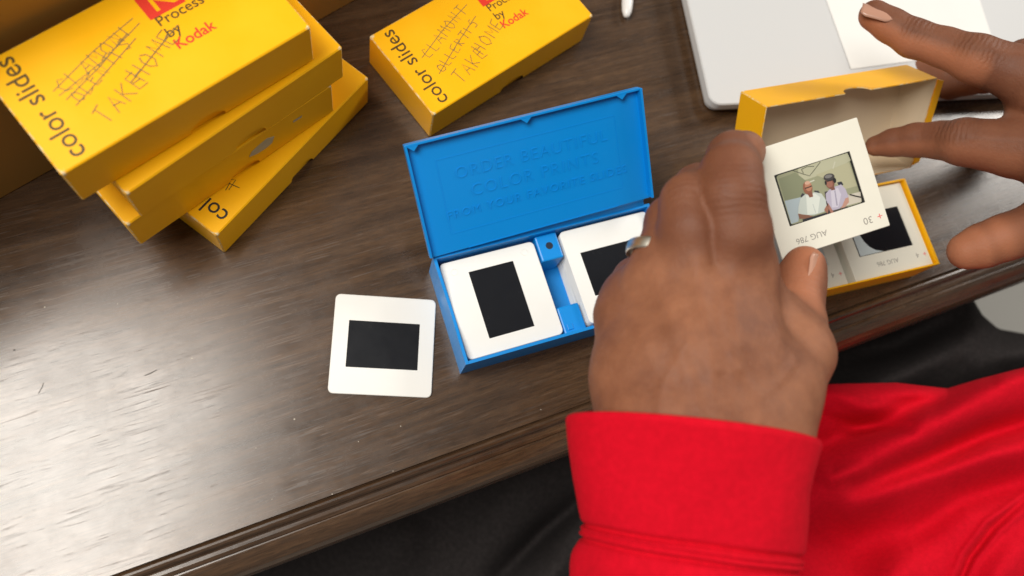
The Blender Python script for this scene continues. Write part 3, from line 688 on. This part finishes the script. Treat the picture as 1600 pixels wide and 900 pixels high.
# forearms out of view joined by a hidden torso so that the body is one figure
def skin_limb(ch, step=4.0, k=12):
    C = [(np.array(a[:3]), a[3]) for a in ch]
    def f(P):
        d = None
        for (a, ra), (b, rb) in zip(C, C[1:]):
            q = rcone(P, a, ra, b, rb); d = q if d is None else smin(d, q, k)
        return d
    al = np.array([np.append(a, r_) for a, r_ in C]); return surface_net(f, (al[:, :3]-al[:, 3:]-8).min(0), (al[:, :3]+al[:, 3:]+8).max(0), step)
V3, F3 = skin_limb([(*at(1105, 740, 297), 22), (*at(1080, 900, 303), 24), (*at(1075, 1100, 305), 26)], 3.5)
V = np.concatenate([V1, V2, V3]); F = np.concatenate([F1, F2+len(V1), F3+len(V1)+len(V2)])
def ridge(Vv, Fv, pts, amp, wd_):
    n_ = vnorm(Vv, Fv); d_ = np.full(len(Vv), 1e9)
    for a, b in zip(pts, pts[1:]):
        a = np.array(a); b = np.array(b); ab = b-a; t = np.clip(((Vv-a)@ab)/(ab@ab), 0, 1); q = Vv-a-t[:, None]*ab; q = q-(q@vwd)[:, None]*vwd; d_ = np.minimum(d_, np.linalg.norm(q, axis=1))
    f_ = np.clip(n_@vwd, 0, 1); return Vv+n_*(amp*np.exp(-(d_/wd_)**2)*f_)[:, None]
def vnorm(Vv, Fv):
    N = np.cross(Vv[Fv[:, 2]]-Vv[Fv[:, 0]], Vv[Fv[:, 3]]-Vv[Fv[:, 1]]); o = np.zeros_like(Vv)
    for k in range(4): np.add.at(o, Fv[:, k], N)
    return o/np.maximum(1e-9, np.linalg.norm(o, axis=1))[:, None]
vwd = CR @ np.array([0, 0, -1.0])
if vnorm(V1, F1)[np.argmax(V1@vwd)]@vwd < 0: F1 = F1[:, ::-1]; F2 = F2[:, ::-1]; F3 = F3[:, ::-1]
def pts_(L_): return [at(x, y, 290) for x, y in L_]
for L_, am, w_ in (([(1148, 425), (1132, 540), (1115, 650)], .8, 2.8), ([(1088, 410), (1090, 520), (1095, 650)], .9, 2.8), ([(1033, 440), (1050, 540), (1075, 650)], .8, 2.6), ([(985, 492), (1015, 570), (1055, 650)], .6, 2.6),
                   ([(1060, 470), (1062, 530), (1020, 600), (1010, 660)], .55, 1.5), ([(1115, 470), (1110, 510), (1135, 570), (1160, 610), (1150, 670)], .5, 1.5), ([(1062, 530), (1090, 570), (1135, 570)], .45, 1.3), ([(1235, 560), (1200, 590), (1160, 610)], .45, 1.6),
                   ([(1118, 425), (1112, 470)], -.9, 3.4), ([(1096, 300), (1108, 350), (1116, 410)], -.9, 1.6), ([(1060, 435), (1068, 480)], -.6, 3.4), ([(1010, 470), (1022, 510)], -.6, 3.0), ([(1195, 480), (1185, 540)], -.8, 5)):
    V1 = ridge(V1, F1, pts_(L_), am, w_)
def pts2(L_): return [at(x, y, 395) for x, y in L_]
for L_, am, w_ in (([(1530, 88), (1600, 110), (1700, 150)], .6, 2.2), ([(1515, 215), (1600, 230), (1700, 240)], .6, 2.2), ([(1560, 150), (1600, 170)], -.6, 3)):
    V2 = ridge(V2, F2, pts2(L_), am, w_)
V = np.concatenate([V1, V2, V3]); F = np.concatenate([F1, F2+len(V1), F3+len(V1)+len(V2)])
me = bpy.data.meshes.new('body'); me.from_pydata((V*S).tolist(), [], F.tolist()); me.materials.append(SKIN)
me.polygons.foreach_set('use_smooth', [True]*len(F)); me.update()
# skin attributes: knuckle mask and distance along the finger, palm-side mask
nr = np.array([v.vector[:] for v in me.vertex_normals]); kn = np.zeros(len(V)); al = np.zeros(len(V)); pal = np.zeros(len(V)); dig = np.zeros(len(V))
def joints(ch, ids, up_, rad, sl):
    for i in ids:
        j = np.array(ch[i][:3]); d_ = np.array(ch[min(i+1, len(ch)-1)][:3])-np.array(ch[i-1][:3]); d_ /= np.linalg.norm(d_)
        rel = V-j; dist = np.linalg.norm(rel, axis=1); dn = np.clip((nr@up_)*1.6, 0, 1)
        m = np.exp(-(dist/(ch[i][3]*rad))**4)*dn*sl; big = m > kn; kn[big] = m[big]; al[big] = (rel@d_)[big]
cup = CR @ np.array([0, 0, -1.0])
i1 = np.arange(len(V)) < len(V1); i2 = (np.arange(len(V)) >= len(V1)) & (np.arange(len(V)) < len(V1)+len(V2))
for ch, ids in ((LF[0], (2, 4)), (LF[1], (2,)), (LF[2], (2,)), (LF[4], (2,))): joints(ch, ids, cup, 1.0, i1*.6)
rup = CR @ np.array([0, -.75, -.66])
for ch, ids in ((RF[0], (2,)), (RF[1], (2, 4)), (RF[2], (1,))): joints(ch, ids, rup, 1.1, i2*.9)
def pads(ch, n_, dr, sel, lvl=1.0):
    for (a, b) in zip(ch[-n_-1:], ch[-n_:]):
        a_, b_ = np.array(a[:3]), np.array(b[:3]); dd = rcone(V, a_, a[3], b_, b[3]); m = np.exp(-(np.clip(dd, 0, 99)/3.0)**2)*np.clip((nr@dr)*1.5+.35, 0, 1)*sel*lvl
        pal[:] = np.maximum(pal, m)
pads(LF[4], 3, CR @ np.array([-.45, -.75, -.3]), i1, .75); pads(LF[0], 1, CR @ np.array([.9, .2, 0]), i1, .6)
for c in (RF[1],): pads(c, 4, CR @ np.array([-.3, .9, .1]), i2, .8)
pads(RF[0], 5, CR @ np.array([-.2, .95, .1]), i2, .5); pads(RF[4], 2, CR @ np.array([-.9, .3, -.1]), i2, .75); pads(RF[2], 4, CR @ np.array([0, .8, -.3]), i2, .2)
for ch, n0 in [(c_, 1) for c_ in LF[:4]]+[(LF[4], 2)]+[(c_, 1) for c_ in RF]:
    for a, b in zip(ch[n0:], ch[n0+1:]):
        dd = rcone(V, np.array(a[:3]), a[3], np.array(b[:3]), b[3]); dig = np.maximum(dig, np.exp(-(np.clip(dd, 0, 99)/5)**2))
for nm, arr in (('digit', dig), ('knuckle', kn), ('along', al), ('palmar', pal)):
    at_ = me.attributes.new(nm, 'FLOAT', 'POINT'); at_.data.foreach_set('value', arr.astype(np.float32))
body = link('body', me, person)
def nail(base, tip, up_, w_, parent, r_=8.5):
    b = np.array(base); t = np.array(tip); d_ = (t-b); ln = np.linalg.norm(d_); d_ /= ln; u = np.array(up_, float); u -= (u@d_)*d_; u /= np.linalg.norm(u); s_ = np.cross(d_, u)
    V = []; F = []; nu, nv = 10, 8
    for i in range(nu+1):
        x = i/nu
        for k in range(nv+1):
            y = (k/nv*2-1); ww = w_/2*(1-.28*max(0, (x-.75)/.25)**2)*(1-.35*max(0, (.2-x)/.2)**2); a_ = y*ww/r_
            V.append(b+d_*(ln*x)+s_*r_*math.sin(a_)+u*(r_*(math.cos(a_)-1)-.9*x*x))
    for i in range(nu):
        for k in range(nv): F.append((i*(nv+1)+k, i*(nv+1)+k+1, (i+1)*(nv+1)+k+1, (i+1)*(nv+1)+k))
    o = link('fingernail', mesh('fingernail', V, F, NAIL, smooth=True), parent); md = o.modifiers.new('t', 'SOLIDIFY'); md.thickness = .5*S; md.offset = 0; return o
nail(at(1397, 22, 407.5), at(1349, 6, 410), CR @ np.array([.12, -.62, -.78]), 13, body, 9)
nail(at(1274, 448, 330.5), at(1283, 400, 333.5), CR @ np.array([.85, -.1, -.55]), 12, body, 8.4)
# ring on the ring finger
c = at(1029, 396, 314); d_ = np.array(LF[2][2][:3])-np.array(LF[2][0][:3]); d_ /= np.linalg.norm(d_); e1 = np.cross(d_, [0, 0, 1.]); e1 /= np.linalg.norm(e1); e2 = np.cross(d_, e1)
V = []; F = []; n1, n2 = 48, 10
for i in range(n1):
    a_ = 2*math.pi*i/n1
    for k in range(n2):
        b_ = 2*math.pi*k/n2; rr_ = 12.3+.5*math.cos(b_); V.append(c+(e1*math.cos(a_)+e2*math.sin(a_))*rr_+d_*2.4*math.sin(b_))
for i in range(n1):
    for k in range(n2): F.append((i*n2+k, ((i+1) % n1)*n2+k, ((i+1) % n1)*n2+(k+1) % n2, i*n2+(k+1) % n2))
link('ring', mesh('ring', V, F, METAL, smooth=True), person)

# sleeve: a tube of rings, the cuff with a double-stitched seam
def interp(t, T, Y): return np.interp(t, T, Y)
yy = [0, 4, 8, 40, 100, 150, 168, 172, 177, 182, 187, 194, 215, 260, 330, 420, 520]
def sleeve():
    n = 96; rows = []; ts = np.concatenate([np.linspace(0, 12, 7), np.linspace(16, 160, 30), np.linspace(163, 200, 32), np.linspace(205, 520, 40)])
    left = ([0, 40, 100, 150, 176, 190, 215, 260, 330, 520], [881, 885, 892, 901, 907, 905, 895, 893, 885, 860])
    rgt = ([0, 40, 80, 120, 160, 190, 215, 260, 330, 520], [1284, 1272, 1262, 1258, 1252, 1244, 1247, 1250, 1262, 1290])
    V = []
    rng = np.random.RandomState(3); ph = rng.rand(20)*6.28
    def ring(t, inset=0):
        xl, xr = np.interp(t, *left)+3, np.interp(t, *rgt)-3; cyl = 648+t; cyr = 694+t+.02*t
        dL = dR = 294+.02*t
        a = at(xl, cyl, dL); b = at(xr, cyr, dR); c = (a+b)/2; ex = (b-a)/2; hw = np.linalg.norm(ex); ex /= hw
        vw = CR @ np.array([0, 0, -1.0]); ax = at((xl+xr)/2, (cyl+cyr)/2-100, dL)-c; ax /= np.linalg.norm(ax)
        ez = vw-(vw@ex)*ex; ez /= np.linalg.norm(ez); hz = 35.0
        out = []
        for k in range(n):
            th = 2*math.pi*k/n; cs, sn_ = math.cos(th), math.sin(th)
            seam = 0
            for s0 in (177, 186): seam += 1.0*math.exp(-((t-s0)/2.6)**2)
            seam -= 1.5*math.exp(-((t-171)/4.5)**2)+1.2*math.exp(-((t-193)/4)**2)
            w_ = .5*math.sin(3*th+t*.02+ph[0])+.35*math.sin(7*th-t*.03+ph[1])*min(1, t/60)
            puff = (1.6*math.sin(5*th+ph[2]+t*.015)+1.3*math.sin(9*th+ph[3]-.02*t))*min(1, max(0, (t-195)/40))+2.2*min(1, max(0, (t-193)/30))
            lip = -.0 if t > 10 else -1.1*(1-t/10)**2
            p = c+ex*cs*(hw+seam+w_*.6+puff*.4+lip-inset)+ez*sn_*(hz+seam+w_+puff+lip-inset)+ax*(9.0*max(0, sn_)*(1-.25*t/500)-4*max(0, -sn_))
            out.append(p)
        return out
    rows = [ring(14, 3.0), ring(6, 2.9), ring(1.5, 2.2), ring(-.5, 1.2)]+[ring(t) for t in ts]
    for r_ in rows: V += r_
    F = []
    for i in range(len(rows)-1):
        for k in range(n): F.append((i*n+k, (i+1)*n+k, (i+1)*n+(k+1) % n, i*n+(k+1) % n))
    return V, F
V, F = sleeve(); link('sleeve', mesh('sleeve', V, F, REDCLOTH, smooth=True), person)

# red jacket and black trousers: draped sheets with folds
def segd(p, P):
    best = np.full(p.shape[:-1], 1e9); tt_ = np.zeros(p.shape[:-1]); n_ = len(P)-1
    for i in range(n_):
        a, b = np.array(P[i], float), np.array(P[i+1], float); ab = b-a; t = np.clip(((p-a)@ab)/(ab@ab), 0, 1); d_ = np.linalg.norm(p-a-t[..., None]*ab, axis=-1)
        m = d_ < best; best[m] = d_[m]; tt_[m] = (i+t[m])/n_
    return best, tt_
def drape(name, mat, x0, x1, ytop, y1, depth, folds, nx, ny, hem=0, seed=1, wob=2.0):
    U, T_ = np.meshgrid(np.linspace(0, 1, nx), np.linspace(0, 1, ny)**1.0, indexing='xy'); X = x0+(x1-x0)*U
    YT = np.interp(X, *ytop); Y = YT+(y1-YT)*T_; D = depth(X, Y); p = np.stack([X, Y], -1)
    for P, amp, wd_ in folds:
        d_, t = segd(p, P); wd_ = wd_ if wd_ < 8 else wd_*1.2; D = D-1.8*amp*np.exp(-(d_/wd_)**2)*(.35+.65*np.sin(np.pi*np.clip(t*.9+.05, 0, 1)))
    rg = np.random.RandomState(seed)
    for i in range(7):
        fx, fy = rg.uniform(-.02, .02), rg.uniform(-.03, .03); D += wob*.35*np.sin(X*fx+Y*fy+rg.uniform(0, 6))
    if hem: e = np.clip(1-(Y-YT)/hem, 0, 1); D += 26*(1-np.sqrt(np.clip(1-e**2, 0, 1)))
    q = np.array([0, 0, CAMZ])+np.einsum('ij,xyj->xyi', CR, np.stack([X-800, Y-450, np.full_like(X, FPX)], -1))/FPX*D[..., None]
    V = q.reshape(-1, 3); F = [(j*nx+i, j*nx+i+1, (j+1)*nx+i+1, (j+1)*nx+i) for j in range(ny-1) for i in range(nx-1)]
    me = bpy.data.meshes.new(name); me.from_pydata((V*S).tolist(), [], F); me.materials.append(mat); me.polygons.foreach_set('use_smooth', [True]*len(F)); me.update()
    return link(name, me, person)
JF = [([(1620, 575), (1500, 640), (1400, 700), (1258, 800)], 13, 38), ([(1540, 590), (1460, 625), (1380, 655), (1270, 700)], -10, 16), ([(1300, 612), (1360, 640), (1440, 645)], 5, 14),
      ([(1280, 650), (1340, 668), (1420, 668)], -5, 10), ([(1640, 690), (1540, 710), (1430, 745), (1330, 800)], 6, 20), ([(1640, 650), (1540, 680), (1450, 720), (1340, 760)], -11, 17),
      ([(1640, 742), (1580, 756), (1500, 780), (1430, 830)], -7, 20), ([(1600, 780), (1550, 826), (1516, 870), (1490, 930)], -2.2, 5), ([(1610, 790), (1562, 832), (1528, 874), (1500, 930)], 1.2, 5), ([(1604, 770), (1540, 816), (1502, 866), (1476, 930)], 1.6, 6),
      ([(1258, 820), (1330, 850), (1420, 830)], -14, 42), ([(1430, 870), (1400, 900), (1380, 930)], 6, 30), ([(1600, 850), (1560, 900), (1540, 940)], 6, 24), ([(1265, 730), (1300, 745), (1345, 735)], 4, 12)]
drape('jacket', REDCLOTH, 1180, 1900, ([1180, 1240, 1300, 1400, 1480, 1530, 1600, 1700, 1900], [612, 603, 600, 598, 607, 592, 574, 540, 500]), 1250,
      lambda X, Y: 462-.02*(X-1300)-.03*(Y-700), JF, 260, 240, hem=22, seed=5, wob=1.0)
TF = [([(1300, 640), (1400, 590), (1500, 545), (1560, 500)], 22, 26), ([(1300, 560), (1400, 540), (1480, 500)], -12, 20), ([(1480, 600), (1560, 560), (1640, 540)], 14, 20),
      ([(920, 770), (850, 830), (780, 900)], -16, 14), ([(880, 700), (800, 790), (720, 900)], 10, 40), ([(900, 850), (860, 900), (830, 960)], 14, 26), ([(640, 800), (600, 900)], 10, 40)]
TY = ([300, 330, 400, 470, 545, 620, 900, 1200, 1380, 1480, 1512, 1535, 1560, 1600, 1700, 1900], [980, 900, 850, 800, 760, 700, 560, 470, 430, 425, 452, 492, 514, 521, 523, 530])
drape('trousers', BLACKCLOTH, 300, 1900, TY, 1300, lambda X, Y: 575-.02*(X-1000)-.03*(Y-700), TF, 220, 160, hem=40, seed=9, wob=3)  # left end stretched over the floor, standing in for shade under the table
bpy.context.view_layer.update()
